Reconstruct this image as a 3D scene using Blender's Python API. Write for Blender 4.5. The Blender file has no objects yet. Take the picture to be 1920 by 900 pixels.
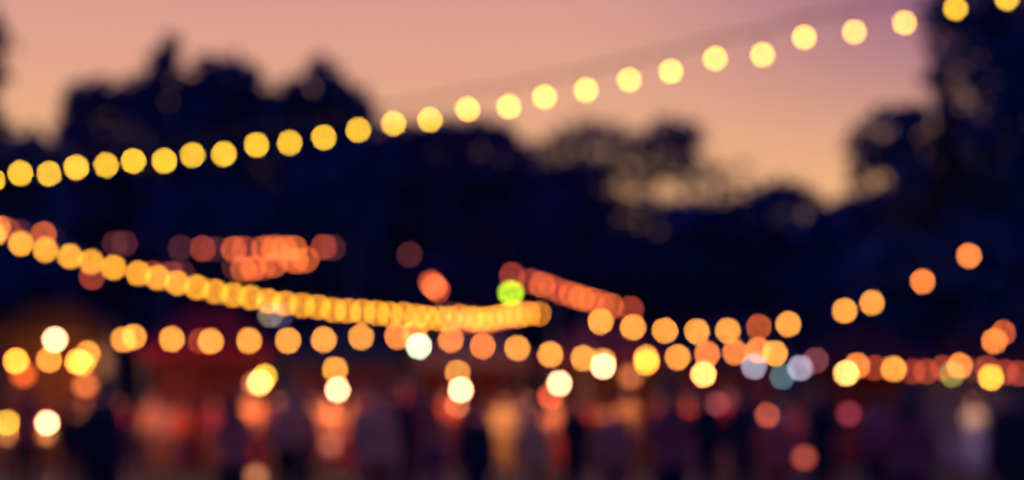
import bpy, bmesh, math, random
import numpy as np
from mathutils import Vector, Matrix
S = bpy.context.scene
COL = S.collection
rnd = random.Random(7)
R = math.radians

# ------------------------------------------------------------ camera
F = 2667.0                       # focal length in photo pixels (50 mm on 36 mm, 1920 wide)
TH = math.atan(310 / F)          # upward pitch: the horizon lies low in the frame
EYE = Vector((0, 0, 1.55))
cam = bpy.data.cameras.new('camera')
co = bpy.data.objects.new('camera', cam)
COL.objects.link(co)
S.camera = co
co.location = EYE
co.rotation_euler = (math.pi / 2 + TH, 0, 0)
cam.lens = 50
cam.sensor_width = 36
cam.clip_end = 3000
FOCUS, FSTOP = 1.87, 1.4
cam.dof.use_dof = True           # the photograph is focused on something two metres away
cam.dof.focus_distance = FOCUS
cam.dof.aperture_fstop = FSTOP

# ------------------------------------------------------------ sky
def srgb(r, g, b):
    f = lambda c: (c / 255 / 12.92) if c / 255 <= .04045 else ((c / 255 + .055) / 1.055) ** 2.4
    return (f(r), f(g), f(b), 1)

w = bpy.data.worlds.new('World')
S.world = w
w.use_nodes = True
nt = w.node_tree
nt.nodes.clear()
N = nt.nodes.new
L = nt.links.new
def math_node(op, a, b=None, clamp=False):
    n = N('ShaderNodeMath'); n.operation = op; n.use_clamp = clamp
    for i, v in enumerate((a, b)):
        if v is None: continue
        if isinstance(v, (int, float)): n.inputs[i].default_value = v
        else: L(v, n.inputs[i])
    return n.outputs[0]
def mapr(v, a, b, c=0., d=1.):
    n = N('ShaderNodeMapRange'); n.interpolation_type = 'SMOOTHSTEP'
    L(v, n.inputs[0])
    for i, q in enumerate((a, b, c, d)): n.inputs[i + 1].default_value = q
    return n.outputs[0]
def mixc(f, a, b):
    n = N('ShaderNodeMix'); n.data_type = 'RGBA'
    L(f, n.inputs[0])
    for i, v in ((6, a), (7, b)):
        if isinstance(v, tuple): n.inputs[i].default_value = v
        else: L(v, n.inputs[i])
    return n.outputs[2]
tc = N('ShaderNodeTexCoord')
sep = N('ShaderNodeSeparateXYZ'); L(tc.outputs['Generated'], sep.inputs[0])
X, Y, Z = sep.outputs
ramp = N('ShaderNodeValToRGB'); L(Z, ramp.inputs[0])
cr = ramp.color_ramp
stops = [(0.0, srgb(250, 184, 122)), (.115, srgb(248, 186, 122)), (.16, srgb(242, 181, 127)),
         (.215, srgb(230, 168, 136)), (.275, srgb(218, 156, 142)), (.42, srgb(120, 84, 130)),
         (.65, srgb(50, 50, 140)), (1.0, srgb(26, 44, 150))]
while len(cr.elements) < len(stops): cr.elements.new(.5)
for e, (p, c) in zip(cr.elements, stops): e.position = p; e.color = c
violet = math_node('MULTIPLY', mapr(X, .02, .36), mapr(Z, .13, .30))
front = mixc(math_node('MULTIPLY', violet, .95), ramp.outputs[0], srgb(126, 78, 128))
noise = N('ShaderNodeTexNoise'); noise.inputs['Scale'].default_value = 2.2; noise.inputs['Detail'].default_value = 3
mp = N('ShaderNodeMapping'); mp.inputs['Scale'].default_value = (1, 1, 5); L(tc.outputs['Generated'], mp.inputs[0]); L(mp.outputs[0], noise.inputs[0])
front = mixc(math_node('MULTIPLY', mapr(noise.outputs[0], .4, .7), .08), front, srgb(205, 140, 140))
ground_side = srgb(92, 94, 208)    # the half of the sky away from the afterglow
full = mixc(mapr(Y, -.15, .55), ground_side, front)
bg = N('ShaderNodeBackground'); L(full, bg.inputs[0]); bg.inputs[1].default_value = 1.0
sky = N('ShaderNodeTexSky'); sky.sky_type = 'NISHITA'; sky.sun_disc = False
sky.sun_elevation = R(-4); sky.sun_rotation = R(8)
bg2 = N('ShaderNodeBackground'); L(sky.outputs[0], bg2.inputs[0]); bg2.inputs[1].default_value = .05
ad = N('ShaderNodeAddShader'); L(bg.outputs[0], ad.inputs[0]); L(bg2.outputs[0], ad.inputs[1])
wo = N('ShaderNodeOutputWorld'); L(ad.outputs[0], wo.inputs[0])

sl = bpy.data.lights.new('sun', 'SUN'); sl.energy = .03; sl.angle = R(6); sl.color = (1, .55, .3)
so = bpy.data.objects.new('sun', sl); COL.objects.link(so); so.rotation_euler = (R(-88), 0, R(-8))

S.view_settings.view_transform = 'Standard'
S.view_settings.look = 'None'
S.view_settings.exposure = 0
S.view_settings.gamma = 1
c = S.cycles
c.use_adaptive_sampling = False
c.use_denoising = True
c.denoiser = 'OPENIMAGEDENOISE'
c.denoising_input_passes = 'RGB_ALBEDO_NORMAL'
c.max_bounces = 5; c.diffuse_bounces = 2; c.glossy_bounces = 2; c.transparent_max_bounces = 6
c.sample_clamp_indirect = 2.0
c.caustics_reflective = False; c.caustics_refractive = False

# ------------------------------------------------------------ helpers
def at(px, py, d):
    """world point seen at photo pixel (px, py), d metres ahead"""
    x = (px - 960) / F; y = -(py - 450) / F
    v = Vector((x, math.cos(TH) - y * math.sin(TH), math.sin(TH) + y * math.cos(TH)))
    return EYE + v * (d / v.y)
def coc(d): return F * (.05 / FSTOP / 2) * (1 / FOCUS - 1 / d)

def tag(o, label=None, cat=None, group=None, kind=None):
    if label: o['label'] = label
    if cat: o['category'] = cat
    if group: o['group'] = group
    if kind: o['kind'] = kind
    return o
def empty(name, loc, rz=0, label=None, cat=None, group=None):
    o = bpy.data.objects.new(name, None); COL.objects.link(o)
    o.location = loc; o.rotation_euler = (0, 0, rz); o.empty_display_size = .2
    return tag(o, label, cat, group)

class MB:
    def __init__(s): s.v = []; s.f = []
    def add(s, vs, fs):
        n = len(s.v); s.v += [tuple(p) for p in vs]; s.f += [tuple(i + n for i in f) for f in fs]
    def box(s, c, d, m=None):
        x, y, z = c; a, b, h = d[0] / 2, d[1] / 2, d[2] / 2
        vs = [Vector((x + i * a, y + j * b, z + k * h)) for i in (-1, 1) for j in (-1, 1) for k in (-1, 1)]
        if m: vs = [m @ p for p in vs]
        s.add(vs, [(0, 1, 3, 2), (4, 6, 7, 5), (0, 4, 5, 1), (2, 3, 7, 6), (0, 2, 6, 4), (1, 5, 7, 3)])
    def tube(s, pts, rad, n=8, cap=True):
        pts = [Vector(p) for p in pts]
        if isinstance(rad, (int, float)): rad = [rad] * len(pts)
        vs = []
        for i, p in enumerate(pts):
            t = (pts[min(i + 1, len(pts) - 1)] - pts[max(i - 1, 0)]).normalized()
            u = t.orthogonal().normalized() if abs(t.z) > .9 else t.cross(Vector((0, 0, 1))).normalized()
            if i == 0: u0 = u
            else:
                u = (u0 - t * u0.dot(t)).normalized(); u0 = u
            v = t.cross(u)
            vs += [p + (u * math.cos(2 * math.pi * k / n) + v * math.sin(2 * math.pi * k / n)) * rad[i] for k in range(n)]
        fs = [(i * n + k, i * n + (k + 1) % n, (i + 1) * n + (k + 1) % n, (i + 1) * n + k) for i in range(len(pts) - 1) for k in range(n)]
        if cap: fs += [tuple(range(n - 1, -1, -1)), tuple((len(pts) - 1) * n + k for k in range(n))]
        s.add(vs, fs)
    def lathe(s, prof, n=14, c=(0, 0, 0)):
        c = Vector(c); vs = [c + Vector((r * math.cos(2 * math.pi * k / n), r * math.sin(2 * math.pi * k / n), z)) for r, z in prof for k in range(n)]
        fs = [(i * n + k, i * n + (k + 1) % n, (i + 1) * n + (k + 1) % n, (i + 1) * n + k) for i in range(len(prof) - 1) for k in range(n)]
        fs += [tuple(range(n - 1, -1, -1)), tuple((len(prof) - 1) * n + k for k in range(n))]
        s.add(vs, fs)
    def mesh(s, name, mat=None, smooth=False):
        m = bpy.data.meshes.new(name); m.from_pydata(s.v, [], s.f); m.update()
        if smooth: m.polygons.foreach_set('use_smooth', [True] * len(m.polygons))
        if mat: m.materials.append(mat)
        return m
    def build(s, name, mat, parent=None, smooth=False, loc=None):
        o = bpy.data.objects.new(name, s.mesh(name, mat, smooth)); COL.objects.link(o)
        if parent: o.parent = parent
        if loc is not None: o.location = loc
        return o

def material(name, col, rough=.7, var=.25, scale=6, bump=0., metal=0., trans=0., spec=.3):
    m = bpy.data.materials.new(name); m.use_nodes = True; t = m.node_tree; b = t.nodes['Principled BSDF']
    b.inputs['Roughness'].default_value = rough; b.inputs['Metallic'].default_value = metal
    b.inputs['Specular IOR Level'].default_value = spec
    n = t.nodes.new('ShaderNodeTexNoise'); n.inputs['Scale'].default_value = scale; n.inputs['Detail'].default_value = 4
    tcn = t.nodes.new('ShaderNodeTexCoord'); t.links.new(tcn.outputs['Object'], n.inputs[0])
    mx = t.nodes.new('ShaderNodeMix'); mx.data_type = 'RGBA'
    t.links.new(n.outputs[0], mx.inputs[0])
    mx.inputs[6].default_value = tuple(v * (1 - var) for v in col[:3]) + (1,)
    mx.inputs[7].default_value = tuple(min(1, v * (1 + var)) for v in col[:3]) + (1,)
    t.links.new(mx.outputs[2], b.inputs['Base Color'])
    if bump:
        bn = t.nodes.new('ShaderNodeBump'); bn.inputs[0].default_value = bump
        t.links.new(n.outputs[0], bn.inputs['Height']); t.links.new(bn.outputs[0], b.inputs['Normal'])
    if trans:
        tr = t.nodes.new('ShaderNodeBsdfTranslucent'); t.links.new(mx.outputs[2], tr.inputs[0])
        ms = t.nodes.new('ShaderNodeMixShader'); ms.inputs[0].default_value = trans
        t.links.new(b.outputs[0], ms.inputs[1]); t.links.new(tr.outputs[0], ms.inputs[2])
        t.links.new(ms.outputs[0], t.nodes['Material Output'].inputs[0])
    return m
_gl = {}
def glow(col, k, light=False):
    """glass of a lit bulb: emits light; radiance k times colour"""
    key = (tuple(round(v, 3) for v in col), float('%.2g' % k), light)
    if key in _gl: return _gl[key]
    m = bpy.data.materials.new('lit_bulb_glass'); m.use_nodes = True; t = m.node_tree; t.nodes.clear()
    e = t.nodes.new('ShaderNodeEmission'); o = t.nodes.new('ShaderNodeOutputMaterial'); t.links.new(e.outputs[0], o.inputs[0])
    e.inputs[0].default_value = (*col, 1); e.inputs[1].default_value = k
    m.cycles.emission_sampling = 'FRONT'
    _gl[key] = m
    return m

M_black = material('black_rubber', (.02, .02, .02), .6)
M_wood = material('dark_wood', (.09, .05, .03), .6, .4, 9, .2)
M_metal = material('painted_steel', (.05, .05, .055), .45, .2, 5)
M_brass = material('aged_brass', (.25, .17, .07), .4, .2, 8, 0, .8)
M_bark = material('bark', (.05, .035, .028), .9, .4, 3, .6)

# ------------------------------------------------------------ ground
mb = MB()
n = 60; ext = 900
xs = np.sign(np.linspace(-1, 1, n)) * np.abs(np.linspace(-1, 1, n)) ** 2.2 * ext
for j in range(n):
    for i in range(n):
        x, y = xs[i], xs[j]
        mb.v.append((x, y, .03 * math.sin(x * .31) * math.sin(y * .23)))
mb.f = [(j * n + i, j * n + i + 1, (j + 1) * n + i + 1, (j + 1) * n + i) for j in range(n - 1) for i in range(n - 1)]
gm = material('trodden_grass', (.02, .015, .010), .95, .5, 3, .5)
tag(mb.build('ground', gm, None, True), kind='structure')

# ------------------------------------------------------------ trees
def leaf_material(name, col):
    return material(name, col, .75, .45, .6, 0, 0, .08, .15)
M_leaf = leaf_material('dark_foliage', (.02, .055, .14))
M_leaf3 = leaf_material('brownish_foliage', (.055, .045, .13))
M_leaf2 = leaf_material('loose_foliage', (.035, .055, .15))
def leaves(clumps, seed, dens=1., size=.5, depth=1.):
    """rhombic leaf sprays scattered through each clump's volume, ragged at the edge"""
    g = np.random.default_rng(seed); V = []; 
    for (cx, cy, cz, rx, rz, dn) in clumps:
        k = int(dens * dn * 60 * rx * rz / (size * size) * 1.0)
        p = g.normal(size=(k, 3)); p /= np.linalg.norm(p, axis=1)[:, None]
        rr = g.random(k) ** (1 / 1.7) * 1.12
        wob = 1 + .16 * np.sin(p[:, 0] * 7 + cx) * np.sin(p[:, 2] * 6 + cz) + .12 * g.normal(size=k) * (rr > .8)
        p *= (rr * wob)[:, None]
        p *= np.array([rx, min(rx, 4.5) * .8 * depth, rz]); p += np.array([cx, cy, cz])
        a = g.normal(size=(k, 3)); a /= np.linalg.norm(a, axis=1)[:, None]
        b = np.cross(a, g.normal(size=(k, 3))); b /= np.linalg.norm(b, axis=1)[:, None]
        s = size * (.55 + .7 * g.random(k))[:, None]
        q = np.stack([p - a * s * .6, p + b * s * .33 , p + a * s * .7, p - b * s * .33], 1)
        V.append(q)
    V = np.concatenate(V).reshape(-1, 3)
    nq = len(V) // 4
    m = bpy.data.meshes.new('crown')
    m.vertices.add(len(V)); m.vertices.foreach_set('co', V.ravel())
    m.loops.add(nq * 4); m.loops.foreach_set('vertex_index', np.arange(nq * 4, dtype=np.int32))
    m.polygons.add(nq); m.polygons.foreach_set('loop_start', np.arange(0, nq * 4, 4, dtype=np.int32))
    m.polygons.foreach_set('loop_total', np.full(nq, 4, dtype=np.int32))
    m.update(calc_edges=True)
    return m
def tree(name, d, px, clumps, label, seed, mat=None, dens=1., size=.42, tr=.35, group=None, depth=1.):
    """clumps: (px, py, rx px, ry px[, density]) of foliage masses at depth d"""
    base = at(px, 760, d); base.z = 0
    root = empty(name, base, 0, label, 'tree', group)
    loc = []
    for q in clumps:
        x, y, rx, ry = q[:4]; dn = min(1, q[4] * 1.6) if len(q) > 4 else 1.
        dd = d + rnd.uniform(-1.5, 1.5)
        p = at(x, y, dd) - base
        loc.append((p.x, p.y, p.z, rx / F * d, ry / F * d, dn))
    m = leaves(loc, seed, dens, size, depth); m.materials.append(mat or M_leaf)
    cr_ = bpy.data.objects.new('crown', m); COL.objects.link(cr_); cr_.parent = root
    t = MB(); top = max(l[2] for l in loc) * .8
    ax = sum(l[0] for l in loc) / len(loc)
    pts = [Vector((ax * f * f * .6 + .15 * math.sin(f * 9 + seed), .1 * math.cos(f * 7), top * f)) for f in (0, .12, .3, .5, .75, 1)]
    t.tube(pts, [tr * 1.35, tr, tr * .85, tr * .65, tr * .4, tr * .12], 10)
    for l in loc:
        f = min(.8, max(.2, (l[2] - l[4]) / max(top, .1) * .7)); i = int(f * 5)
        a = pts[min(i, 4)].lerp(pts[min(i + 1, 5)], .5); e = Vector(l[:3])
        mid = a.lerp(e, .5) + Vector((0, 0, -.1 * (e - a).length))
        t.tube([a, mid, e], [tr * .25, tr * .16, tr * .05], 6)
    t.build('trunk', M_bark, root, True)
    return root

G_T = 'dark trees behind the stalls'
tree('tree', 62, 225, [(142, 190, 28, 38), (180, 185, 36, 42), (222, 205, 40, 42), (258, 190, 40, 46), (140, 250, 42, 40), (200, 290, 95, 80), (130, 380, 95, 85), (230, 430, 110, 90), (180, 520, 80, 60)],
     'bushy dark tree at the left, shorter than the peaked tree beside it', 1, M_leaf3, group=G_T)
tree('tree', 58, 370, [(322, 94, 18, 32), (308, 122, 26, 38), (294, 150, 28, 42), (270, 200, 42, 54), (392, 132, 32, 32), (440, 138, 38, 32), (465, 160, 30, 36), (350, 178, 44, 46), (405, 205, 75, 72), (460, 235, 60, 80), (330, 260, 90, 80), (400, 330, 120, 85), (400, 430, 120, 90), (390, 530, 90, 60)],
     'tallest dark tree on the left with a pointed tip rising from its crown', 2, group=G_T)
tree('tree', 60, 600, [(598, 134, 26, 28), (622, 160, 30, 34), (560, 168, 34, 26, .8), (520, 200, 40, 34), (580, 205, 60, 50), (655, 195, 40, 34), (685, 215, 22, 38), (665, 250, 46, 55), (540, 270, 70, 70), (620, 275, 85, 70), (690, 300, 60, 60), (600, 370, 120, 80), (590, 460, 120, 85), (600, 540, 80, 50)],
     'rounded dark tree between the pointed tree and the lower wood at the middle', 3, group=G_T)
tree('tree', 66, 830, [(735, 262, 36, 26), (775, 256, 36, 28), (815, 250, 36, 26), (860, 254, 45, 32), (905, 252, 42, 34), (940, 265, 35, 36), (975, 300, 32, 36), (1000, 335, 38, 40), (850, 320, 120, 75), (750, 330, 80, 80), (960, 400, 85, 85), (850, 420, 130, 90), (850, 530, 120, 60), (715, 440, 50, 70), (1000, 450, 60, 70)],
     'broad low dark tree in the middle, under the first bright bulbs against the sky', 4, M_leaf3, group=G_T)
tree('tree', 70, 1170, [(1060, 270, 46, 34, .2), (1100, 252, 44, 34, .3), (1150, 264, 46, 34, .26), (1015, 280, 36, 28, .2), (1248, 252, 48, 34, .35), (1285, 262, 36, 38, .5), (1205, 285, 60, 40, .26), (1110, 325, 70, 44, .4), (1050, 335, 50, 40, .8), (1270, 312, 50, 30, .3), (1190, 332, 60, 28, .26), (1080, 400, 70, 70, 1), (1230, 322, 40, 20, .2), (1240, 405, 90, 26, .55), (1150, 380, 40, 20, .5), (1215, 372, 30, 14, .3), (1180, 440, 40, 36, .10), (1120, 520, 120, 70), (1270, 480, 100, 64, .9), (1110, 400, 40, 40, .7), (1335, 325, 44, 30, .12), (1390, 310, 26, 12, .1), (1300, 400, 60, 30, .55), (1290, 350, 40, 20, .12)],
     'loose thin-leaved tree right of the middle with pink sky showing through it', 5, M_leaf2, 1, .36, group=G_T)
tree('tree', 64, 1440, [(1452, 356, 22, 18), (1478, 362, 28, 24), (1430, 378, 44, 24), (1505, 378, 36, 24), (1540, 408, 32, 30), (1375, 395, 60, 30), (1310, 414, 60, 30, .7), (1400, 350, 40, 22, .12), (1340, 352, 40, 20, .1), (1450, 430, 110, 50), (1560, 472, 60, 36), (1400, 520, 120, 60), (1540, 540, 90, 50), (1340, 480, 70, 50)],
     'low rounded dark tree in the dip of the skyline beside the huge right tree', 6, group=G_T)
tree('tree', 42, 1800, [(1758, 50, 34, 70, .16), (1770, 140, 34, 60, .2), (1765, 270, 34, 34, .6), (1790, 225, 34, 34, .4), (1785, 20, 26, 50, .6), (1850, 40, 80, 80), (1775, 125, 30, 40, .12), (1800, 100, 24, 26, .5), (1820, 165, 46, 40, .12), (1885, 160, 70, 90), (1755, 195, 30, 18, .12), (1708, 325, 40, 46), (1700, 265, 36, 36), (1655, 290, 34, 34, .6), (1738, 30, 22, 26, .35), (1745, 150, 26, 20, .25), (1722, 220, 38, 22, .5), (1668, 222, 40, 24, .6), (1700, 210, 34, 18, .8), (1618, 258, 34, 30, .35), (1614, 312, 32, 44, .3), (1608, 345, 20, 12, .12), (1675, 285, 34, 34), (1710, 300, 30, 30), (1800, 250, 36, 40, .18), (1865, 270, 70, 70), (1732, 350, 52, 50), (1712, 415, 40, 48), (1655, 466, 46, 34), (1780, 370, 100, 80), (1880, 400, 110, 90), (1690, 500, 95, 60), (1830, 500, 120, 80), (1750, 580, 120, 60), (1880, 590, 90, 70), (1970, 300, 90, 200), (1960, 80, 80, 120)],
     'huge dark tree filling the right edge of the picture up to the top', 7, size=.34, tr=.5, group=G_T)
tree('tree', 48, -60, [(-18, 62, 36, 34), (-24, 95, 38, 40), (-26, 150, 34, 34), (-60, 240, 60, 90), (-18, 240, 32, 40), (20, 285, 40, 44), (65, 265, 18, 30, .6), (80, 300, 50, 44), (30, 380, 90, 75), (-20, 470, 100, 90), (60, 500, 80, 70)],
     'dark tree cut by the left edge of the picture, low branches reaching inwards', 8, group=G_T)
# the wood behind them, one dark mass
cl = []
g = np.random.default_rng(5)
for i in range(34):
    px = -80 + i * 62 + g.uniform(-15, 15)
    for py, ry in ((430 + g.uniform(-20, 20), 70), (540, 80), (650, 90), (730, 60)):
        if py < 500 and 1110 < px < 1560: py += 60; ry = 45
        if px < 980 and py < 500: py -= 40
        p = at(px, py, 82 + g.uniform(-2, 4)); cl.append((p.x, p.y, p.z, 75 / F * 82, ry / F * 82, 1.6))
m = leaves(cl, 77, 1., .75); m.materials.append(M_leaf3)
o = bpy.data.objects.new('woods', m); COL.objects.link(o); tag(o, 'far dark wood behind the trees and stalls', 'woods', None, 'stuff')

# ------------------------------------------------------------ string lights
def bulb_meshes(r):
    b = MB(); b.lathe([(.12 * r, 1.28 * r), (.42 * r, 1.15 * r), (.55 * r, .9 * r)] + [(r * math.sin(a), r * math.cos(a)) for a in np.linspace(.75, math.pi - .12, 9)], 14)
    s = MB(); s.lathe([(.1 * r, 2.5 * r), (.4 * r, 2.4 * r), (.45 * r, 1.9 * r), (.52 * r, 1.2 * r), (.45 * r, 1.1 * r)], 10)
    return b, s
Yc = (1.0, .56, .030); YP = (1.4, .62, .06); YO = (1.0, .55, .035); OR = (1.0, .36, .05); OO = (1.0, .245, .045)
RO = (.44, .08, .016); RD = (.27, .036, .016); DK = (.06, .013, .012); WH = (2.0, 1.0, .52); GD = (.2, .17, .2)
def string(pts, d0, d1, label, drop=.05, q=3.6, cols=None, col=OR, group='strings of light bulbs', poles=(), ext=(1, 1)):
    """pts: photo positions of the bulbs; they hang from one cable that recedes from d0 to d1 metres"""
    x0, x1 = pts[0][0], pts[-1][0]
    P = []
    for i, p in enumerate(pts):
        t = (p[0] - x0) / (x1 - x0) if x1 != x0 else i / (len(pts) - 1)
        d = 1 / ((1 - t) / d0 + t / d1)
        P.append((at(p[0], p[1], d), d, p[2] if len(p) > 2 else col))
    r = q / F * (d0 + d1) / 2
    root = empty('string_lights', (P[0][0].x, P[0][0].y, P[0][0].z + drop), 0, label, 'string lights', group)
    o0 = Vector(root.location)
    b, s = bulb_meshes(r); bm_ = b.mesh('bulb', glow(OR, 1), True); sm_ = s.mesh('socket', M_black, True)
    att = []
    for p, d, cl_ in P:
        bo = bpy.data.objects.new('bulb', bm_); COL.objects.link(bo); bo.parent = root; bo.location = p - o0
        bo.rotation_euler = (rnd.uniform(-.12, .12), rnd.uniform(-.12, .12), rnd.uniform(0, 6))
        k = (coc(d) / (r / d * F)) ** 2 * rnd.uniform(.92, 1.08)
        bo.material_slots[0].link = 'OBJECT'; bo.material_slots[0].material = glow(cl_, k)
        sk = bpy.data.objects.new('socket', sm_); COL.objects.link(sk); sk.parent = bo
        att.append(p + Vector((0, 0, 2.4 * r)) - o0)
    # the cable runs above: a smoothed line, pendant wires down to each socket
    ys = [a.z for a in att]
    sm2 = [sum(ys[max(0, i - 2):i + 3]) / len(ys[max(0, i - 2):i + 3]) for i in range(len(ys))]
    cpts = [Vector((a.x, a.y, max(z, a.z) + drop)) for a, z in zip(att, sm2)]
    cab = MB(); full_ = list(cpts)
    if len(cpts) > 1:
        if ext[0]: full_.insert(0, cpts[0] + (cpts[0] - cpts[1]) * ext[0] + Vector((0, 0, .04)))
        if ext[1]: full_.append(cpts[-1] + (cpts[-1] - cpts[-2]) * ext[1] + Vector((0, 0, .04)))
    cab.tube(full_, .007 + .012 * (drop > .1), 6)
    for a, c_ in zip(att, cpts):
        if (c_ - a).length > .01: cab.tube([c_, a], .005, 5)
    cab.build('cable', M_black, root, True)
    return [o0 + full_[0], o0 + full_[-1]]

ends = {}
S1 = [(-14, 338, YO), (38, 325, YO), (92, 326, YO), (143, 314, YO), (199, 310, YO), (250, 302), (308, 302), (361, 291), (420, 289), (481, 272), (543, 268), (607, 258), (672, 244), (738, 232), (806, 225), (877, 205, YP), (954, 200, YP), (1021, 182, YP), (1099, 169, YP), (1180, 150, YP), (1258, 134, YP), (1341, 110, YP), (1430, 103, YP), (1508, 70, YP), (1602, 60, YP), (1696, 43, YP), (1792, 16), (1888, -3)]
ends['a'] = string(S1, 24.5, 17.5, 'topmost string of round yellow bulbs climbing across the sky from left to the upper right', .20, 3.9, col=Yc, ext=(4, 3))
S2 = [(-12, 440), (39, 457), (85, 469), (131, 481), (171, 491), (213, 502), (259, 513), (296, 521), (332, 531), (369, 539), (404, 547), (437, 553), (470, 558), (504, 565), (534, 569), (566, 573), (596, 576), (625, 582), (652, 583), (680, 585), (707, 587), (731, 590), (757, 590), (780, 594), (800, 596), (822, 597), (841, 598), (862, 594), (885, 597), (903, 599), (920, 597), (938, 593), (956, 590), (972, 592), (990, 589), (1010, 588)]
S2 = [(x, y, (1.0 - .52 * i / 35, round(.40 - .25 * i / 35, 3), round(.03 - .02 * i / 35, 3))) for i, (x, y) in enumerate(S2)]
ends['b'] = string(S2, 21, 34, 'long dense string of amber bulbs sloping down from the left edge to the middle', .03, 3.6, col=(1.0, .46, .04), ext=(3, 1))
S2b = [(842, 592, DK), (858, 600, RD), (880, 601, RO), (898, 603, RO), (918, 602, RO), (936, 598, RD), (952, 594, RO), (962, 586, RO), (985, 587, RD)]
string(S2b, 37, 40, 'short orange string tangled behind the lowest end of the dense amber string', .03, 3.6, ext=(.6, .6))
S3 = [(231, 637), (251, 632), (322, 636), (376, 640, RD), (395, 640), (467, 639), (540, 639), (607, 637), (677, 632, OR), (745, 631, OO), (778, 625, OO), (845, 637, OO), (905, 649, OO), (970, 653), (1032, 665), (1094, 672), (1131, 677), (1212, 671, OR), (1271, 670), (1326, 664, OO), (1379, 661, OO), (1422, 657, OO), (1453, 663, OR)]
ends['c'] = string(S3, 32, 33, 'low level row of evenly spaced orange bulbs over the market stalls', .05, 3.6, ext=(2, .5))
S4 = [(1126, 603, OR), (1187, 614, OR), (1247, 620), (1307, 622), (1365, 620), (1423, 613, RO), (1478, 608), (1584, 583), (1635, 568), (1730, 528, OO), (1817, 480, OO)]
ends['d'] = string(S4, 33, 22, 'sparse orange string right of the middle that rises to a lone bulb on the right', .05, 3.6, ext=(1.5, 2))
S5 = [(1607, 686, OO), (1640, 690, RD), (1676, 692, OR), (1712, 697, RD), (1737, 697, RD), (1768, 690, RD), (1800, 686, OO), (1828, 694, DK), (1850, 690, RD), (1885, 698, RD), (1912, 701, RD)]
string(S5, 34, 35, 'low row of orange and dull red bulbs at the right edge of the stalls', .05, 3.6, ext=(.5, 2))
string([(1864, 640, OO), (1881, 624, RO), (1950, 560, OO)], 32, 28, 'pair of orange and dark red bulbs close together near the right edge', .05, 3.6, ext=(2, 2))
S6 = [(960, 516, RD), (996, 528, RD), (1016, 534, RO), (1036, 540, RD), (1055, 549, RD), (1073, 553, RO), (1091, 559, RO), (1108, 563, RO), (1127, 568, RD), (1146, 574, RO), (1183, 580, RD)]
ends['e'] = string(S6, 48, 42, 'string of overlapping dull red bulbs sloping down right of the green light', .05, 3.5, ext=(2, 2))
S7 = [(339, 465, DK), (380, 466, RD), (400, 467, DK), (438, 467, RO), (458, 467, RD), (495, 466, RO), (514, 465, RO), (533, 466, RO), (552, 466, RO), (607, 463, RD), (624, 465, DK)]
ends['f'] = string(S7, 50, 49, 'upper row of red-orange bulbs packed together in front of the left trees', .05, 3.5, ext=(2, 2))
S8 = [(440, 502, DK), (456, 505, RO), (475, 503, RO), (493, 500, RD), (514, 497, RO), (540, 484, RD), (555, 490, RO), (574, 487, RO)]
string(S8, 52, 50, 'lower row of red-orange bulbs close under the packed upper row', .05, 3.5, ext=(2, 4))
string([(807, 530, RD), (811, 534, RO), (816, 539, RO), (821, 545, RD)], 44, 52, 'very short cluster of four orange bulbs overlapping above the dense string', .05, 3.5, ext=(6, 6))
string([(-4, 428, OO), (15, 433, RD), (37, 435, DK), (82, 440, RO)], 40, 43, 'dull red bulbs peeping over the left end of the dense string', .05, 3.5, ext=(3, 1.5))
string([(172, 519, RD), (215, 457, DK), (234, 457, DK), (286, 514, RD), (322, 514, RD), (342, 514, DK)], 50, 52, 'faint dark red bulbs scattered behind the dense string at the left', .05, 3.5, ext=(.5, .5))
string([(768, 477, DK), (846, 590, DK)], 54, 52, 'single faint reddish bulb in front of the middle trees', .05, 3.5, ext=(.3, .2))

# ------------------------------------------------------------ poles that carry the strings
def pole(px, d, ztop, label, r=.045):
    b = at(px, 760, d); b.z = 0
    root = empty('light_pole', b, 0, label, 'pole', 'poles carrying the light strings')
    m = MB(); m.tube([(0, 0, 0), (0, 0, ztop * .5), (0, 0, ztop)], [r * 1.2, r, r * .8], 10); m.build('shaft', M_metal, root, True)
    m = MB(); m.lathe([(r * .8, ztop), (r * 1.3, ztop + .02), (r * 1.2, ztop + .06), (r * .2, ztop + .1)], 10); m.build('cap', M_metal, root)
    m = MB(); m.lathe([(.28, 0), (.28, .04), (.22, .07), (r * 1.3, .09), (r * 1.3, .14)], 16); m.build('foot', M_metal, root)
    m = MB(); m.tube([(0, 0, ztop - .12), (.06, 0, ztop - .15), (.1, 0, ztop - .1), (.06, 0, ztop - .05), (0, 0, ztop - .08)], .008, 6); m.build('hook', M_metal, root)
pole(1040, 34.6, 4.1, 'thin dark pole at the middle where the dense string ends')
pole(1100, 33.6, 3.95, 'thin dark pole just right of the middle, first post of the rising orange string')
pole(205, 31.9, 3.5, 'thin dark pole left of the level orange row')
pole(660, 49, 7.6, 'tall thin pole in front of the middle trees')
pole(300, 50.2, 7.6, 'tall thin pole holding the red rows in front of the left trees')

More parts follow.
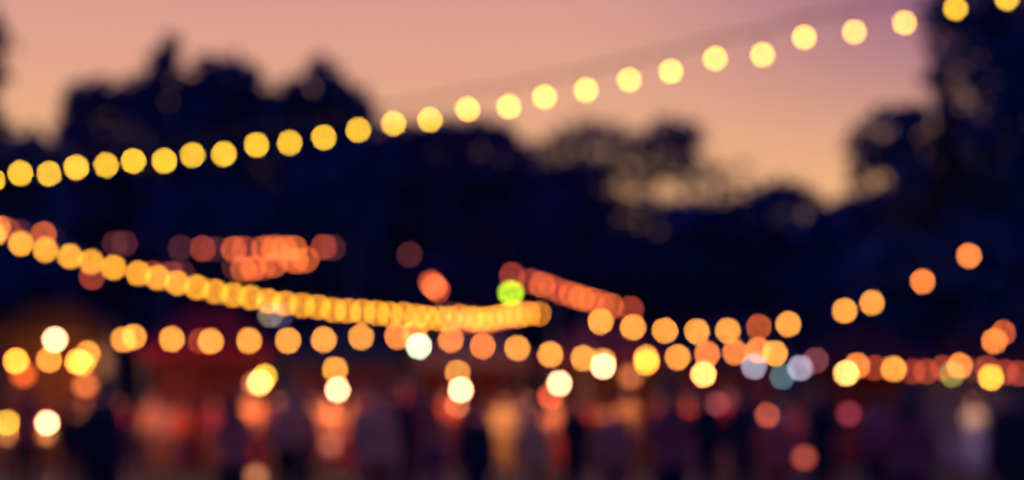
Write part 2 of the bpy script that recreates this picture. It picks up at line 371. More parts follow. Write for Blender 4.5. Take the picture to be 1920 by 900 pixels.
# ------------------------------------------------------------ market stalls
def cloth(name, col, stripe=None, trans=.35):
    m = material(name, col, .85, .15, 4, 0, 0, trans, .1)
    if stripe:
        t = m.node_tree; wv = t.nodes.new('ShaderNodeTexWave'); wv.inputs['Scale'].default_value = .9; wv.inputs['Distortion'].default_value = 0
        tcn = [n_ for n_ in t.nodes if n_.type == 'TEX_COORD'][0]; t.links.new(tcn.outputs['Object'], wv.inputs[0])
        mx = [n_ for n_ in t.nodes if n_.type == 'MIX'][0]
        g1 = t.nodes.new('ShaderNodeMath'); g1.operation = 'GREATER_THAN'; g1.inputs[1].default_value = .5
        t.links.new(wv.outputs['Fac'], g1.inputs[0]); t.links.new(g1.outputs[0], mx.inputs[0])
        mx.inputs[6].default_value = (*col, 1); mx.inputs[7].default_value = (*stripe, 1)
    return m
def stall(px, d, wd, can, coun, label, h=2.75, peak=.9, goods=True):
    b = at(px, 760, d); b.z = 0
    root = empty('market_stall', b, math.atan2(-b.x, b.y) * .6, label, 'market stall', 'market stalls under canopies')
    hw, dp = wd / 2, 1.25
    for sx in (-1, 1):
        for sy in (0, 1):
            m = MB(); m.tube([(sx * hw, sy * dp * 2, 0), (sx * hw, sy * dp * 2, h)], .03, 8); m.build('post', M_metal, root)
    m = MB(); E = .12; c0 = (0, dp, h + peak)
    ring = [(-hw - E, -E, h), (hw + E, -E, h), (hw + E, 2 * dp + E, h), (-hw - E, 2 * dp + E, h)]
    ridge = [(-hw * .35, dp, h + peak), (hw * .35, dp, h + peak)]
    m.add(ring + ridge, [(0, 1, 5, 4), (1, 2, 5), (2, 3, 4, 5), (3, 0, 4)])
    m.build('canopy', can, root)
    m = MB(); k = 16
    for (a, b2) in ((0, 1), (1, 2), (2, 3), (3, 0)):
        A, B = Vector(ring[a]), Vector(ring[b2]); vs = []
        for i in range(k + 1):
            p = A.lerp(B, i / k); vs += [p + Vector((0, 0, -.003)), p - Vector((0, 0, .22 + .05 * (i % 2)))]
        m.add(vs, [(2 * i, 2 * i + 2, 2 * i + 3, 2 * i + 1) for i in range(k)])
    m.build('valance', can, root)
    m = MB(); vs = []; k = 30
    for i in range(k + 1):
        x = -hw + .04 + (2 * hw - .08) * i / k; y = 2 * dp - .05 + .04 * math.sin(i * 1.4)
        vs += [(x, y, .05), (x, y, h - .25)]
    m.add(vs, [(2 * i, 2 * i + 2, 2 * i + 3, 2 * i + 1) for i in range(k)]); m.build('back_cloth', coun, root)
    m = MB(); m.box((0, .3, .46), (wd - .3, .5, .9)); m.build('counter_front', coun, root)
    m = MB(); m.box((0, .3, .935), (wd - .16, .64, .045)); m.build('counter_top', M_wood, root)
    return root
C_red = cloth('red_canvas', (.2, .018, .028)); C_navy = cloth('blue_canvas', (.02, .02, .05)); C_cream = cloth('cream_canvas', (.09, .045, .022), None, .7)
C_mar = cloth('maroon_cloth', (.26, .05, .05), (.12, .035, .045)); C_pl = cloth('plum_cloth', (.25, .06, .10), (.12, .04, .07)); C_str = cloth('striped_canvas', (.25, .05, .04), (.2, .15, .12)); C_br = cloth('brown_cloth', (.28, .10, .05), (.14, .05, .03))
C_dk = cloth('dark_canvas', (.05, .018, .03))
C_li = cloth('lilac_cloth', (.3, .27, .28))
SR = 35.
stall(85, SR - 1, 2.6, C_cream, C_br, 'stall with a tall cream canopy at the left, a bright lamp inside it', 3.3, .8)
stall(385, SR, 3.0, C_red, C_mar, 'stall with a red canopy, behind the orange bulbs at the left', 2.9, 1.1)
stall(640, SR, 2.8, C_navy, C_pl, 'stall with a dark blue canopy, second to the right of the cream one')
stall(885, SR + .5, 2.8, C_str, C_mar, 'stall with a striped canopy under the end of the dense string')
stall(1135, SR, 2.8, C_mar, C_br, 'maroon stall right of the middle with two cream lamps')
stall(1375, SR, 2.8, C_navy, C_pl, 'dark blue stall with one pale yellow lamp and the bluish lamps beyond it')
stall(1625, SR + 1, 2.8, C_dk, C_mar, 'dark plum stall under the left half of the low right row')
stall(1850, SR + 1, 2.6, C_dk, C_li, 'dark plum stall with a lilac back cloth at the right edge')

# ------------------------------------------------------------ lamps
M_shade = material('enamel_shade', (.08, .07, .06), .4)
def lamp_light(root, loc, power, tint):
    l = bpy.data.lights.new('lamp_light', 'POINT'); l.energy = power; l.color = tint; l.shadow_soft_size = .02
    o = bpy.data.objects.new('lamp_light', l); COL.objects.link(o); o.parent = root; o.location = loc
def pendant(px, py, d, col, label, q=3.8, cord=None, light=True, gain=1., shade=True, cat='lamp', group='lamps hanging at the stalls', name='pendant_lamp', tint=(1, .42, .17)):
    power = {id(WH): 48., id(PY): 60.}.get(id(col), 0.) * POW
    if group == BL: power = 14. * POW; tint = (.75, .72, 1)
    if 'yellow lamp' in label and not power and light: power = (40. if px > 300 else 62.) * POW; tint = (1, .42, .15)
    if 'greenish' in label: power = 40. * POW; tint = (.9, .9, .6)
    if 1200 < px < 1840: power *= .45
    p = at(px, py, d); r = q / F * d
    if cord is None: cord = max(.15, 3.34 - p.z - 2 * r)
    root = empty(name, p, 0, label, cat, group)
    b = MB(); b.lathe([(.2 * r, 1.25 * r), (.5 * r, 1.0 * r)] + [(r * math.sin(a), r * math.cos(a)) for a in np.linspace(.6, math.pi - .1, 10)], 16)
    k = (coc(d) / q) ** 2 * gain
    b.build('bulb', glow(col, k, light), root, True)
    s = MB(); s.lathe([(.3 * r, 2.1 * r), (.4 * r, 2.0 * r), (.5 * r, 1.1 * r), (.42 * r, 1.0 * r)], 12); s.build('socket', M_brass, root, True)
    if shade:
        s = MB(); n_ = 20; pr = [(.45 * r, 2.0 * r), (.9 * r, 1.9 * r), (2.0 * r, 1.25 * r), (2.05 * r, 1.2 * r), (1.95 * r, 1.22 * r), (.85 * r, 1.82 * r), (.42 * r, 1.9 * r)]
        vs = [Vector((a * math.cos(2 * math.pi * j / n_), a * math.sin(2 * math.pi * j / n_), z)) for a, z in pr for j in range(n_)]
        s.add(vs, [(i * n_ + j, i * n_ + (j + 1) % n_, (i + 1) * n_ + (j + 1) % n_, (i + 1) * n_ + j) for i in range(len(pr) - 1) for j in range(n_)])
        s.build('shade', M_shade, root, True)
    if power:
        lamp_light(root, (0, 0, -r - .03), power, tint)
    s = MB(); s.tube([(0, 0, 2.05 * r), (.004, 0, 2.05 * r + cord * .5), (0, 0, 2.05 * r + cord)], .006, 6); s.build('cord', M_black, root)
    return root
D = SR - 2.1
BL = 'cold bluish lamps'
POW = 1.35
PY = (2.6, .84, .22)
G_B = 'bright cream lamps at the stalls'
pendant(103, 637, SR - 1.6, WH, 'bright cream lamp hung high inside the left cream canopy', cord=.25, group=G_B, gain=1.05)
pendant(30, 677, D, (2.4, .62, .06), 'bright yellow lamp nearest the left edge, beside the high cream lamp', q=4, gain=1.05)
pendant(92, 675, D + .5, OR, 'plain orange lamp right under the high cream lamp')
pendant(146, 679, D, (2.0, .64, .07), 'bright yellow lamp on the right side of the left stall')
pendant(156, 681, D + .8, (.5, .3, .03), 'dimmer yellow lamp half hidden behind the bright yellow one')
pendant(164, 663, D + 1, OR, 'orange lamp just above the pair of yellow lamps')
pendant(487, 718, D, PY, 'pale yellow lamp at the right end of the red stall', group=G_B)
pendant(496, 706, D + .6, (.9, .5, .04), 'amber lamp behind the pale yellow lamp of the red stall')
pendant(633, 731, D, WH, 'bright cream lamp at the dark blue stall left of the middle', group=G_B, gain=1.)
pendant(628, 693, D + .2, OR, 'orange lamp directly above the cream lamp of the blue stall')
pendant(864, 731, D, WH, 'large bright cream lamp at the striped stall', q=4, group=G_B, gain=1.1)
pendant(858, 699, D + .2, (.75, .28, .05), 'dull orange lamp directly above the cream lamp of the striped stall')
pendant(785, 649, D - .3, (.95, 1.2, .72), 'greenish white lamp between the blue stall and the striped stall', group=G_B, shade=False)
pendant(1049, 719, D, WH, 'cream lamp on the left side of the maroon stall', group=G_B)
pendant(1131, 687, D - .2, WH, 'cream lamp high in the middle of the maroon stall', group=G_B)
pendant(1212, 680, D, (1.4, .52, .04), 'amber lamp overlapping the bulb row at the right of the maroon stall')
pendant(1319, 702, D, PY, 'pale yellow lamp below the orange row at the dark blue right stall', group=G_B, gain=1.05)
BL = 'cold bluish lamps'
pendant(1414, 687, D, (.32, .3, .38), 'bluish white lamp leftmost of the cold lamps', group=BL)
pendant(1467, 706, D + .5, (.07, .13, .14), 'dim grey-green lamp lowest of the cold lamps', group=BL)
pendant(1500, 690, D, (.36, .31, .42), 'lilac white lamp rightmost of the cold lamps', group=BL, gain=1.)
pendant(1530, 676, D + 1, (.17, .04, .05), 'faint dark red lamp beside the lilac lamp')
pendant(1587, 700, D, (1.6, .82, .22), 'pale yellow lamp at the left end of the low right row', group=G_B)
pendant(1785, 702, D, (.22, .19, .04), 'dim yellow-green lamp under the orange bulb at the right', light=False)
pendant(1858, 708, D, (1.6, .62, .05), 'bright yellow lamp at the right edge stall', q=4)
pendant(507, 590, 40, (.2, .14, .1), 'dim greyish lamp showing under the dense string at the left', light=False)
pendant(526, 592, 41, (.04, .03, .06), 'barely lit lamp beside the dim greyish lamp', light=False)
# small coloured lanterns, and added glow globes standing in for lit people
G_L = 'small red and orange lanterns'
for px, py, col, q, lb in ((476, 719, (.35, .10, .05), 5, 'dim salmon lantern left of the pale yellow lamp at the red stall'),
                        (857, 760, (.42, .13, .05), 5, 'dull orange lantern under the large cream lamp'),
                        (1032, 744, (.75, .09, .03), 6, 'glowing red lantern behind the cream lamp of the maroon stall'),
                        (1345, 757, (.16, .035, .035), 5.5, 'dim red lantern below the pale yellow lamp'),
                        (1440, 778, (.52, .09, .045), 5.5, 'clear red lantern below the cold bluish lamps'),
                        (1592, 776, (.22, .025, .04), 7, 'crimson lantern under the plum stall'),
                        (160, 722, (.72, .16, .04), 9, 'large orange paper lantern under the yellow lamps at the left'),
                        (44, 702, (.8, .12, .02), 9, 'large red-orange paper lantern under the leftmost yellow lamp'),
                        (1182, 706, (.5, .13, .05), 10, 'large orange paper lantern under the amber lamp of the maroon stall'),
                        (779, 731, (.25, .06, .03), 9, 'dull brown-orange paper lantern between the blue and striped stalls'),
                        (573, 871, (.03, .018, .035), 4.5, 'faint greyish lantern low among the crowd'),
                        (620, 835, (.30, .075, .045), 11, 'added salmon glow globe low among the crowd under the blue stall lamp'),  # added glow in place of people lit low in the crowd
                        (480, 893, (.42, .14, .06), 10, 'added orange glow globe cut by the bottom edge, left of the faint greyish lantern'),  # added too: a glow for lit figures at the bottom
                        (1508, 858, (.36, .06, .032), 9, 'added red-orange glow globe low in the crowd below the cold lamps'),  # likewise an added globe for a lit patch of crowd
                        (579, 900, (.25, .07, .05), 4.5, 'dull salmon lantern at the bottom edge among the crowd')):
    low = py > 830
    d = 30 if low else D + .4
    p = at(px, py, d); r = q / F * d
    root = empty('lantern', p, 0, lb, 'lantern', G_L)
    b = MB(); b.lathe([(.45 * r, .8 * r)] + [(r * (math.sin(a) + (.03 if i % 2 else 0)), r * math.cos(a) * .95) for i, a in enumerate(np.linspace(.5, math.pi - .5, 13))] + [(.45 * r, -.8 * r)], 18)
    b.build('paper_globe', glow(col, (coc(d) / q) ** 2, False), root, True)
    for z in (-1, 1):
        b = MB(); b.lathe([(.5 * r, z * .83 * r - .012), (.5 * r, z * .83 * r + .012)], 16); b.build('rim', M_black, root)
    if low:
        b = MB(); b.tube([(0, 0, -.8 * r), (0, 0, -p.z)], .012, 6); b.build('stick', M_wood, root)
    else:
        b = MB(); b.tube([(0, 0, .85 * r), (0, 0, 3.3 - p.z)], .005, 6); b.build('cord', M_black, root)
# green light on its post
b0 = at(958, 550, 36)
root = empty('lamp_post', (b0.x, b0.y, 0), 0, 'post with a round green light, standing over the end of the dense string', 'lamp post')
m = MB(); m.tube([(0, 0, 0), (0, 0, b0.z - .12)], [.06, .04], 10); m.build('pole', M_metal, root, True)
m = MB(); m.lathe([(.05, b0.z - .14), (.09, b0.z - .1), (.07, b0.z - .06)], 12); m.build('collar', M_metal, root)
m = MB(); r = 5.4 / F * 36; m.lathe([(r * math.sin(a) + .001, b0.z - r * math.cos(a)) for a in np.linspace(0, math.pi, 12)], 16)
m.build('globe', glow((.62, .95, .03), (coc(36) / 5.4) ** 2, True), root, True)

# bar tables with lanterns on them
def table(px, d, h, label):
    b = at(px, 760, d); b.z = 0
    root = empty('bar_table', b, 0, label, 'bar table', 'round bar tables')
    m = MB(); m.lathe([(.38, h - .03), (.4, h - .02), (.4, h), (.38, h + .005)], 24); m.build('table_top', M_wood, root)
    m = MB(); m.tube([(0, 0, .05), (0, 0, h - .03)], .035, 10); m.build('leg', M_metal, root)
    m = MB(); m.lathe([(.26, 0), (.26, .03), (.06, .06)], 20); m.build('foot', M_metal, root)
def table_lamp(px, py, d, col, th, label, gain=1., power=60.):
    p = at(px, py, d); q = 4.; r = q / F * d
    root = empty('table_lamp', (p.x, p.y, th), 0, label, 'table lamp', 'lamps on the bar tables')
    z = p.z - th
    m = MB(); m.lathe([(.09, .006), (.09, .02), (.02, .035), (.015, max(.05, z - r * 1.3)), (.4 * r, z - r * 1.1), (.45 * r, z - r * .8)], 14); m.build('stand', M_brass, root, True)
    m = MB(); m.lathe([(r * math.sin(a) + .001, z - r * math.cos(a)) for a in np.linspace(0, math.pi, 12)], 16); m.build('bulb', glow(col, (coc(d) / q) ** 2 * gain, True), root, True)
    lamp_light(root, (0, -r - .03, z), power * POW, (1, .42, .17))
table(88, 28, .93, 'bar table carrying the bright cream lamp at the lower left')
table(10, 28.5, .93, 'bar table at the left edge carrying an amber lamp')
table_lamp(88, 793, 28, WH, .935, 'bright cream lamp on the bar table at the lower left', 1.1)
table_lamp(14, 792, 28.5, (1, .5, .04), .935, 'amber lamp on the bar table cut by the left edge')

# ------------------------------------------------------------ people
def capsule_obj(caps, ells=(), voxel=.014, deci=.35):
    bm = bmesh.new()
    for p0, r0, p1, r1 in caps:
        p0, p1 = Vector(p0), Vector(p1); ax = p1 - p0; ln = max(ax.length, 1e-4)
        q = ax.to_track_quat('Z', 'Y').to_matrix().to_4x4() if ln > 1e-3 else Matrix()
        vs = []; n_ = 12; rings = []
        for a in np.linspace(-math.pi / 2 + .15, 0, 4): rings.append((r0 * math.cos(a), r0 * math.sin(a)))
        for a in np.linspace(0, math.pi / 2 - .15, 4): rings.append((r1 * math.cos(a), ln + r1 * math.sin(a)))
        for rr, z in rings:
            vs.append([bm.verts.new(p0 + q.to_3x3() @ Vector((rr * math.cos(2 * math.pi * k / n_), rr * math.sin(2 * math.pi * k / n_), z))) for k in range(n_)])
        for i in range(len(vs) - 1):
            for k in range(n_): bm.faces.new((vs[i][k], vs[i][(k + 1) % n_], vs[i + 1][(k + 1) % n_], vs[i + 1][k]))
        bm.faces.new(vs[0][::-1]); bm.faces.new(vs[-1])
    for c_, s_ in ells:
        bmesh.ops.create_uvsphere(bm, u_segments=20, v_segments=14, radius=1, matrix=Matrix.Translation(c_) @ Matrix.Diagonal((*s_, 1)))
    me = bpy.data.meshes.new('tmp'); bm.to_mesh(me); bm.free()
    o = bpy.data.objects.new('tmp', me); COL.objects.link(o)
    md = o.modifiers.new('r', 'REMESH'); md.mode = 'VOXEL'; md.voxel_size = voxel
    ms = o.modifiers.new('s', 'SMOOTH'); ms.factor = .5; ms.iterations = 2
    mdd = o.modifiers.new('d', 'DECIMATE'); mdd.ratio = deci
    dg = bpy.context.evaluated_depsgraph_get(); out = bpy.data.meshes.new_from_object(o.evaluated_get(dg))
    bpy.data.objects.remove(o); out.polygons.foreach_set('use_smooth', [True] * len(out.polygons))
    return out
V3 = Vector
def pose_joints(kind):
    J = dict(hipL=V3((-.09, 0, .92)), hipR=V3((.09, 0, .92)), kneeL=V3((-.1, -.015, .49)), kneeR=V3((.1, -.015, .49)),
             ankL=V3((-.11, .02, .085)), ankR=V3((.11, .02, .085)), toeL=V3((-.13, -.13, .035)), toeR=V3((.13, -.13, .035)),
             shL=V3((-.165, 0, 1.385)), shR=V3((.165, 0, 1.385)), elL=V3((-.225, .02, 1.14)), elR=V3((.225, .02, 1.14)),
             wrL=V3((-.22, -.06, .88)), wrR=V3((.22, -.06, .88)))
    if kind == 'cup': J['elR'] = V3((.22, -.02, 1.15)); J['wrR'] = V3((.13, -.24, 1.24))
    if kind == 'both': J['elR'] = V3((.22, -.01, 1.15)); J['wrR'] = V3((.08, -.25, 1.16)); J['elL'] = V3((-.22, -.01, 1.15)); J['wrL'] = V3((-.07, -.25, 1.15))
    if kind == 'raise': J['elR'] = V3((.3, -.08, 1.6)); J['wrR'] = V3((.24, -.14, 1.85)); 
    if kind == 'walk': J['kneeL'] = V3((-.1, -.16, .5)); J['ankL'] = V3((-.1, -.2, .1)); J['toeL'] = V3((-.11, -.35, .04)); J['kneeR'] = V3((.1, .07, .5)); J['ankR'] = V3((.1, .27, .14)); J['toeR'] = V3((.11, .15, .035)); J['wrL'] = V3((-.22, .1, .9)); J['wrR'] = V3((.21, -.18, .94))
    return J
def hand(w_, fdir, thumb, curl=.5):
    """palm, four unequal bent fingers and a thumb from the side of the palm"""
    f = fdir.normalized(); t = (thumb - f * thumb.dot(f)).normalized(); nrm = f.cross(t)
    caps = [(w_ + t * .018, .017, w_ + f * .075 + t * .02, .015), (w_ - t * .012, .017, w_ + f * .072 - t * .026, .014), (w_, .017, w_ + f * .078, .015)]
    for i, (off, ln) in enumerate(((.03, .068), (.01, .076), (-.011, .07), (-.031, .055))):
        a = w_ + f * .08 + t * off; b = a + (f + nrm * .25 * curl) * ln * .55; c2 = b + (f * .7 + nrm * curl) * ln * .5
        caps += [(a, .0098, b, .009), (b, .009, c2, .008)]
    a = w_ + f * .02 + t * .026; b = a + (t * .7 + f * .7) * .04; caps += [(a, .013, b, .011), (b, .011, b + (f * .9 + t * .1 + nrm * .3) * .032, .009)]
    return caps
def body_sets(kind, female=False):
    J = pose_joints(kind); sc = .9 if female else 1.
    def torso(g_, lo=.9):
        return [((-.085, 0, lo), .105 + g_, (.085, 0, lo), .105 + g_), ((-.06, 0, 1.1), .1 * sc + g_, (.06, 0, 1.1), .1 * sc + g_),
                ((-.09 * sc, 0, 1.3), .108 + g_, (.09 * sc, 0, 1.3), .108 + g_), ((-.07, 0, 1.1), .1 * sc + g_, (-.08, 0, 1.3), .1 + g_), ((.07, 0, 1.1), .1 * sc + g_, (.08, 0, 1.3), .1 + g_),
                ((-.08, 0, lo), .1 + g_, (-.06, 0, 1.1), .095 * sc + g_), ((.08, 0, lo), .1 + g_, (.06, 0, 1.1), .095 * sc + g_),
                ((-.1, 0, 1.36), .075 + g_, (.1, 0, 1.36), .075 + g_), ((-.035, .012, 1.44), .05 + g_ * .6, (-.145, 0, 1.385), .055 + g_), ((.035, .012, 1.44), .05 + g_ * .6, (.145, 0, 1.385), .055 + g_)]
    def arms(g_, full=True):
        c_ = []
        for s_ in 'LR':
            c_ += [(J['sh' + s_], .056 + g_, J['el' + s_], .042 + g_)]
            e = J['wr' + s_] if full else J['el' + s_].lerp(J['wr' + s_], .15)
            c_ += [(J['el' + s_], .04 + g_, e, .028 + g_)]
        return c_
    def legs(g_, lo=1.):
        c_ = []
        for s_ in 'LR':
            c_ += [(J['hip' + s_], .088 + g_, J['knee' + s_], .058 + g_), (J['knee' + s_], .056 + g_, J['ank' + s_].lerp(J['knee' + s_], 1 - lo), .038 + g_ * 1.6)]
        return c_
    head_c = V3((0, -.015, 1.625))
    body = torso(0) + arms(0) + legs(0) + [((0, .01, 1.42), .056, (0, 0, 1.55), .05)]
    for s_, sg in (('L', -1), ('R', 1)):
        wv, el = J['wr' + s_], J['el' + s_]
        body += hand(wv, wv - el, V3((-sg * .3, -1, 0)) if kind in ('stand', 'walk') else V3((-sg * .4, 0, 1)))
        body += [(J['ank' + s_], .036, J['toe' + s_] , .03)]
    ells = [(head_c, (.077, .096, .105)), (head_c + V3((0, -.03, -.075)), (.05, .06, .045)), (head_c + V3((-.079, .01, -.01)), (.012, .022, .032)), (head_c + V3((.079, .01, -.01)), (.012, .022, .032)),
            (head_c + V3((0, -.055, -.07)), (.026, .045, .012)), (head_c + V3((0, -.078, .028)), (.055, .02, .012))]
    body += [(head_c + V3((0, -.092, .015)), .009, head_c + V3((0, -.112, -.028)), .014)]
    out = dict(body=capsule_obj(body, ells, .0095, .3))
    out['shirt'] = capsule_obj(torso(.014, .93) + arms(.012, kind != 'cup') + [((0, .01, 1.42), .066, (0, .005, 1.465), .06)], (), .016, .5)
    out['trousers'] = capsule_obj(legs(.014, .95) + [((-.085, 0, .9), .115, (.085, 0, .9), .115), ((-.07, 0, .98), .108, (.07, 0, .98), .108)], (), .016, .5)
    out['shoe'] = [capsule_obj([(J['ank' + s_] + V3((0, .025, -.035)), .044, J['toe' + s_], .04), (J['ank' + s_], .046, J['ank' + s_] - V3((0, 0, .03)), .046)], (), .012, .5) for s_ in 'LR']
    # short hair: a cap over crown and back; long hair falls to the shoulders
    h = [(head_c + V3((0, .018, .022)), (.085, .095, .1))]
    if female: hair = capsule_obj([(head_c + V3((-.045, .06, 0)), .05, head_c + V3((-.06, .085, -.2)), .045), (head_c + V3((.045, .06, 0)), .05, head_c + V3((.06, .085, -.2)), .045), (head_c + V3((0, .07, 0)), .05, head_c + V3((0, .1, -.25)), .04)], h, .012, .5)
    else: hair = capsule_obj([(head_c + V3((-.03, .05, -.02)), .05, head_c + V3((.03, .05, -.02)), .05)], h, .012, .5)
    out['hair'] = hair
    out['eyes'] = [head_c + V3((sg * .031, -.083, .008)) for sg in (-1, 1)]
    out['J'] = J
    return out
SETS = {}
for k_, fem in (('stand', False), ('cup', True), ('both', False), ('raise', True), ('walk', False), ('both', True)):
    SETS[(k_, fem)] = body_sets(k_, fem)
eb = MB(); eb.lathe([(.0115 * math.sin(a) + .0002, .0115 * math.cos(a)) for a in np.linspace(0, math.pi, 8)], 10); EYE_M = eb.mesh('eye', material('eye_white', (.5, .5, .48), .2), True)
SK = [material('skin', c_, .55, .08, 12) for c_ in ((.5, .28, .2), (.36, .19, .13), (.16, .08, .05))]
HA = [material('hair', c_, .5, .3, 40) for c_ in ((.03, .02, .015), (.12, .06, .03), (.3, .2, .1))]
_mc = {}
def cm(col):
    if col not in _mc: _mc[col] = material('cloth', col, .85, .2, 14, .1, spec=.15)
    return _mc[col]
M_shoe = material('leather', (.03, .025, .02), .5)
def put(name, mesh, parent, mat=None):
    o = bpy.data.objects.new(name, mesh); COL.objects.link(o); o.parent = parent
    if mat:
        if not mesh.materials: mesh.materials.append(mat)
        o.material_slots[0].link = 'OBJECT'; o.material_slots[0].material = mat
    return o
def person(px, d, rz, kind, fem, shirt, trou, label, sk=0, ha=0, h=1.):
    b = at(px, 760, d); b.z = 0
    root = empty('person', b, R(rz), label, 'person', 'people standing among the stalls')
    root.scale = (h, h, h); st = SETS[(kind, fem)]
    bd = put('body', st['body'], root, SK[sk]); put('shirt', st['shirt'], root, cm(shirt)); put('trousers', st['trousers'], root, cm(trou))
    for s_ in st['shoe']: put('shoe', s_, root, M_shoe)
    put('hair', st['hair'], root, HA[ha])
    for e in st['eyes']: put('eye', EYE_M, root).location = e
    return root
ORG = (.9, .45, .09); RED = (.75, .09, .03); SAL = (.85, .33, .13); NAV = (.012, .012, .022); BLK = (.02, .02, .025); PUR = (.13, .04, .09); CRM = (.55, .5, .35); GRY = (.2, .2, .25); CRI = (.5, .03, .06); BRN = (.42, .16, .06); LIL = (.5, .46, .42)
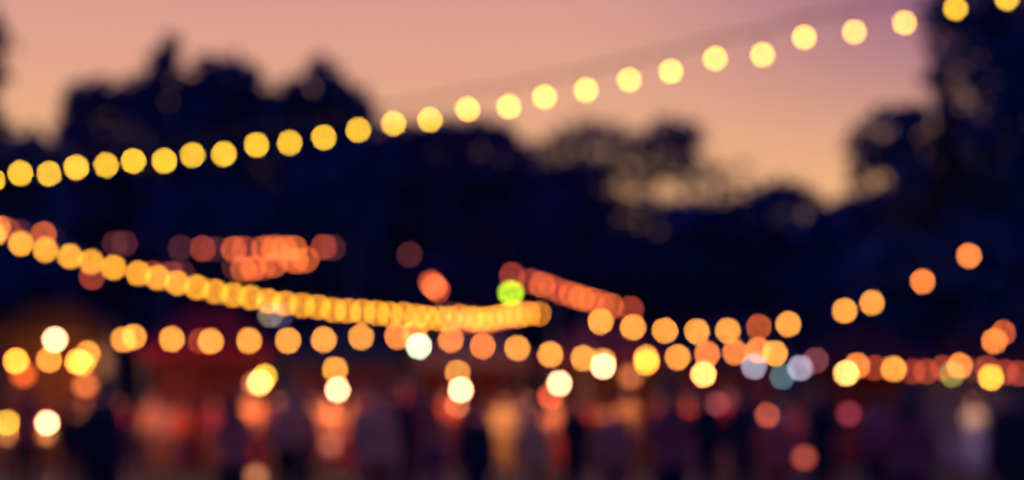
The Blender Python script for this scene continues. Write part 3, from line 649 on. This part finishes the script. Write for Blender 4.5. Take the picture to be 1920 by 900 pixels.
PP = [(285, 33.4, -20, 'stand', False, SAL, BRN, 'person in a salmon shirt right of the cream stall', 0, 1),
      (338, 33.9, 10, 'cup', True, RED, PUR, 'person with long hair in a red top standing before the red stall', 0, 0),
      (400, 34.6, 0, 'both', True, CRI, BRN, 'person in crimson behind the counter of the red stall', 0, 1),
      (440, 31.0, 170, 'stand', False, BLK, NAV, 'person in black with back turned in front of the red stall', 0, 0),
      (135, 24.0, 190, 'walk', False, NAV, BLK, 'person in navy walking between the bar table and the red stall', 1, 0),
      (215, 22, 160, 'both', True, PUR, NAV, 'person with long hair in purple behind the bar tables', 0, 1),
      (552, 27.0, 150, 'walk', False, PUR, BLK, 'person in purple walking between the red and blue stalls', 1, 0),
      (584, 34.0, 10, 'both', False, ORG, BRN, 'person in an orange jumper at the left side of the blue stall', 1, 0),
      (615, 33.3, 5, 'cup', True, SAL, BRN, 'person in a light salmon top below the cream lamp of the blue stall', 0, 2),
      (690, 34.5, -10, 'stand', False, RED, BLK, 'person in a red shirt behind the blue stall counter', 0, 0),
      (735, 33.0, 30, 'raise', True, CRI, PUR, 'person in crimson raising one arm by the striped stall', 0, 1),
      (740, 19.0, 175, 'stand', False, NAV, BLK, 'tall person in dark navy with back turned left of the middle', 1, 0),
      (815, 24.0, 200, 'both', True, BRN, PUR, 'person in brown with long hair near the striped stall', 0, 1),
      (905, 34.6, 5, 'stand', False, PUR, BLK, 'person in purple behind the striped counter', 0, 0),
      (893, 17.0, 195, 'walk', False, BLK, NAV, 'person in black walking away under the large cream lamp', 0, 0),
      (944, 33.7, 10, 'cup', True, (.95, .55, .14), (.9, .5, .12), 'person dressed all in bright orange right of the striped stall', 0, 2),
      (984, 32.7, 0, 'stand', False, (.9, .45, .15), (.9, .45, .15), 'person in light orange-brown clothes just right of the one all in bright orange', 0, 1),
      (1095, 34.6, 15, 'both', True, RED, BRN, 'person in a red top at the left counter of the maroon stall', 0, 0),
      (1142, 33.5, 0, 'stand', False, SAL, SAL, 'person in salmon clothes in front of the maroon stall', 0, 1),
      (1076, 20.5, 160, 'cup', True, NAV, NAV, 'person in navy with long hair in front of the maroon stall', 1, 0),
      (1238, 33.5, 20, 'walk', False, CRI, CRI, 'person in dark crimson walking right of the maroon stall', 1, 0),
      (1256, 15.0, 200, 'both', True, (.3, .07, .06), BLK, 'nearest person in dull plum with long hair left of the dark blue right stall', 0, 0),
      (1325, 22.0, 190, 'walk', False, NAV, BLK, 'person in navy walking below the pale yellow lamp', 0, 0),
      (1392, 20.5, 150, 'stand', False, BLK, BLK, 'person all in black below the cold bluish lamps', 1, 0),
      (1508, 30.5, 160, 'cup', True, RED, PUR, 'person in a red top between the dark blue and plum stalls', 0, 1),
      (1545, 34.8, 0, 'both', False, LIL, GRY, 'person in a lilac top under the lilac white lamp', 0, 0),
      (1540, 20.0, 205, 'cup', True, NAV, BLK, 'person in navy with back turned before the plum stall', 0, 0),
      (1655, 24.0, 175, 'walk', False, PUR, PUR, 'person in purple walking past the plum stall', 0, 0),
      (1700, 13.5, 160, 'both', True, (.26, .06, .06), BLK, 'nearest person at the right, in dark plum with long hair', 0, 0),
      (1824, 33.6, 5, 'both', True, (.75, .8, .5), (.6, .62, .55), 'person in a pale greenish top and light trousers at the right edge', 0, 2),
      (1900, 14.0, 190, 'stand', False, BLK, BLK, 'person in black cut by the right edge', 1, 0),
      (158, 33.9, 10, 'both', False, ORG, BRN, 'person in an orange top under the pair of yellow lamps', 0, 1),
      (60, 33.8, -10, 'stand', False, RED, BRN, 'person in red under the leftmost yellow lamp', 0, 0),
      (225, 34.2, 5, 'cup', True, CRI, RED, 'person in crimson top and red trousers between cream and red stalls', 0, 1),
      (312, 34.3, 0, 'stand', False, (.75, .35, .25), BRN, 'person in pinkish brown beside the salmon shirt', 1, 0),
      (470, 34.1, 10, 'both', False, SAL, CRI, 'person in salmon top and crimson trousers under the pale yellow red-stall lamp', 0, 2),
      (520, 34.3, -20, 'both', True, CRI, BRN, 'person in crimson with long hair at the right end of the red stall', 0, 1),
      (655, 33.9, 0, 'cup', True, BRN, CRI, 'person in brown top and crimson trousers under the blue stall cream lamp', 0, 0),
      (770, 33.9, 0, 'stand', False, ORG, RED, 'person in orange top and red trousers below the greenish white lamp', 1, 0),
      (838, 34.2, 15, 'both', True, RED, PUR, 'person in red top and purple trousers left of the large cream lamp', 0, 1),
      (1000, 34.0, -5, 'both', False, BRN, BRN, 'person all in brown between the striped and maroon stalls', 1, 0),
      (1040, 33.8, 5, 'both', True, SAL, RED, 'person in salmon top and red trousers under the maroon stall cream lamp', 0, 2),
      (1178, 33.8, -15, 'cup', True, ORG, BRN, 'person in orange top and brown trousers at the maroon stall', 0, 1),
      (1290, 34.0, 10, 'both', False, RED, PUR, 'person in red top left of the pale yellow lamp', 0, 0),
      (1368, 33.9, 0, 'both', True, CRI, BRN, 'person in crimson top right of the pale yellow lamp', 0, 1),
      (1465, 33.9, 0, 'stand', False, PUR, CRI, 'person in purple top and crimson trousers under the grey-green lamp', 0, 0),
      (1640, 34.6, 0, 'both', False, PUR, BRN, 'person in purple top and brown trousers at the plum stall', 1, 0),
      (700, 15.5, 200, 'walk', False, (.7, .24, .1), (.4, .1, .05), 'near person in faded salmon jacket walking right of the blue stall cream lamp', 0, 1),
      (780, 21.0, 150, 'both', True, (.5, .08, .05), (.3, .08, .05), 'person in dull red with long hair left of the black clad walker', 0, 1),
      (540, 20.5, 210, 'stand', False, (.7, .24, .1), NAV, 'person in faded salmon just left of the person raising an arm', 0, 2),
      (1000, 18.0, 170, 'walk', False, (.75, .32, .1), (.7, .28, .1), 'near person in tan walking below the light orange-brown pair', 0, 1),
      (1150, 17.5, 190, 'stand', False, (.5, .16, .08), (.3, .08, .05), 'near person in brownish rose below the maroon stall', 1, 0),
      (1452, 17.0, 175, 'stand', False, (.6, .1, .05), (.4, .07, .04), 'near person in brick red below the dim grey-green lamp', 0, 0),
      (1640, 20.0, 185, 'walk', False, (.3, .06, .07), BLK, 'person in dark purple jacket walking before the plum stall', 1, 0),
      (52, 24.0, 200, 'both', True, (.5, .09, .05), NAV, 'person in dull red with long hair near the left edge', 0, 0),
      (572, 24.0, 175, 'raise', True, (.6, .15, .08), BLK, 'person in dusty pink raising one arm between the red stall and the blue stall', 0, 1),
      (190, 16.0, 165, 'stand', False, BLK, NAV, 'person in black close at the lower left', 0, 0),
      (440, 16.5, 190, 'both', True, (.6, .15, .08), NAV, 'nearest person in dusty rose with long hair before the red stall', 0, 0)]
for i, p in enumerate(PP):
    person(*p, h=.9 + .18 * rnd.random())
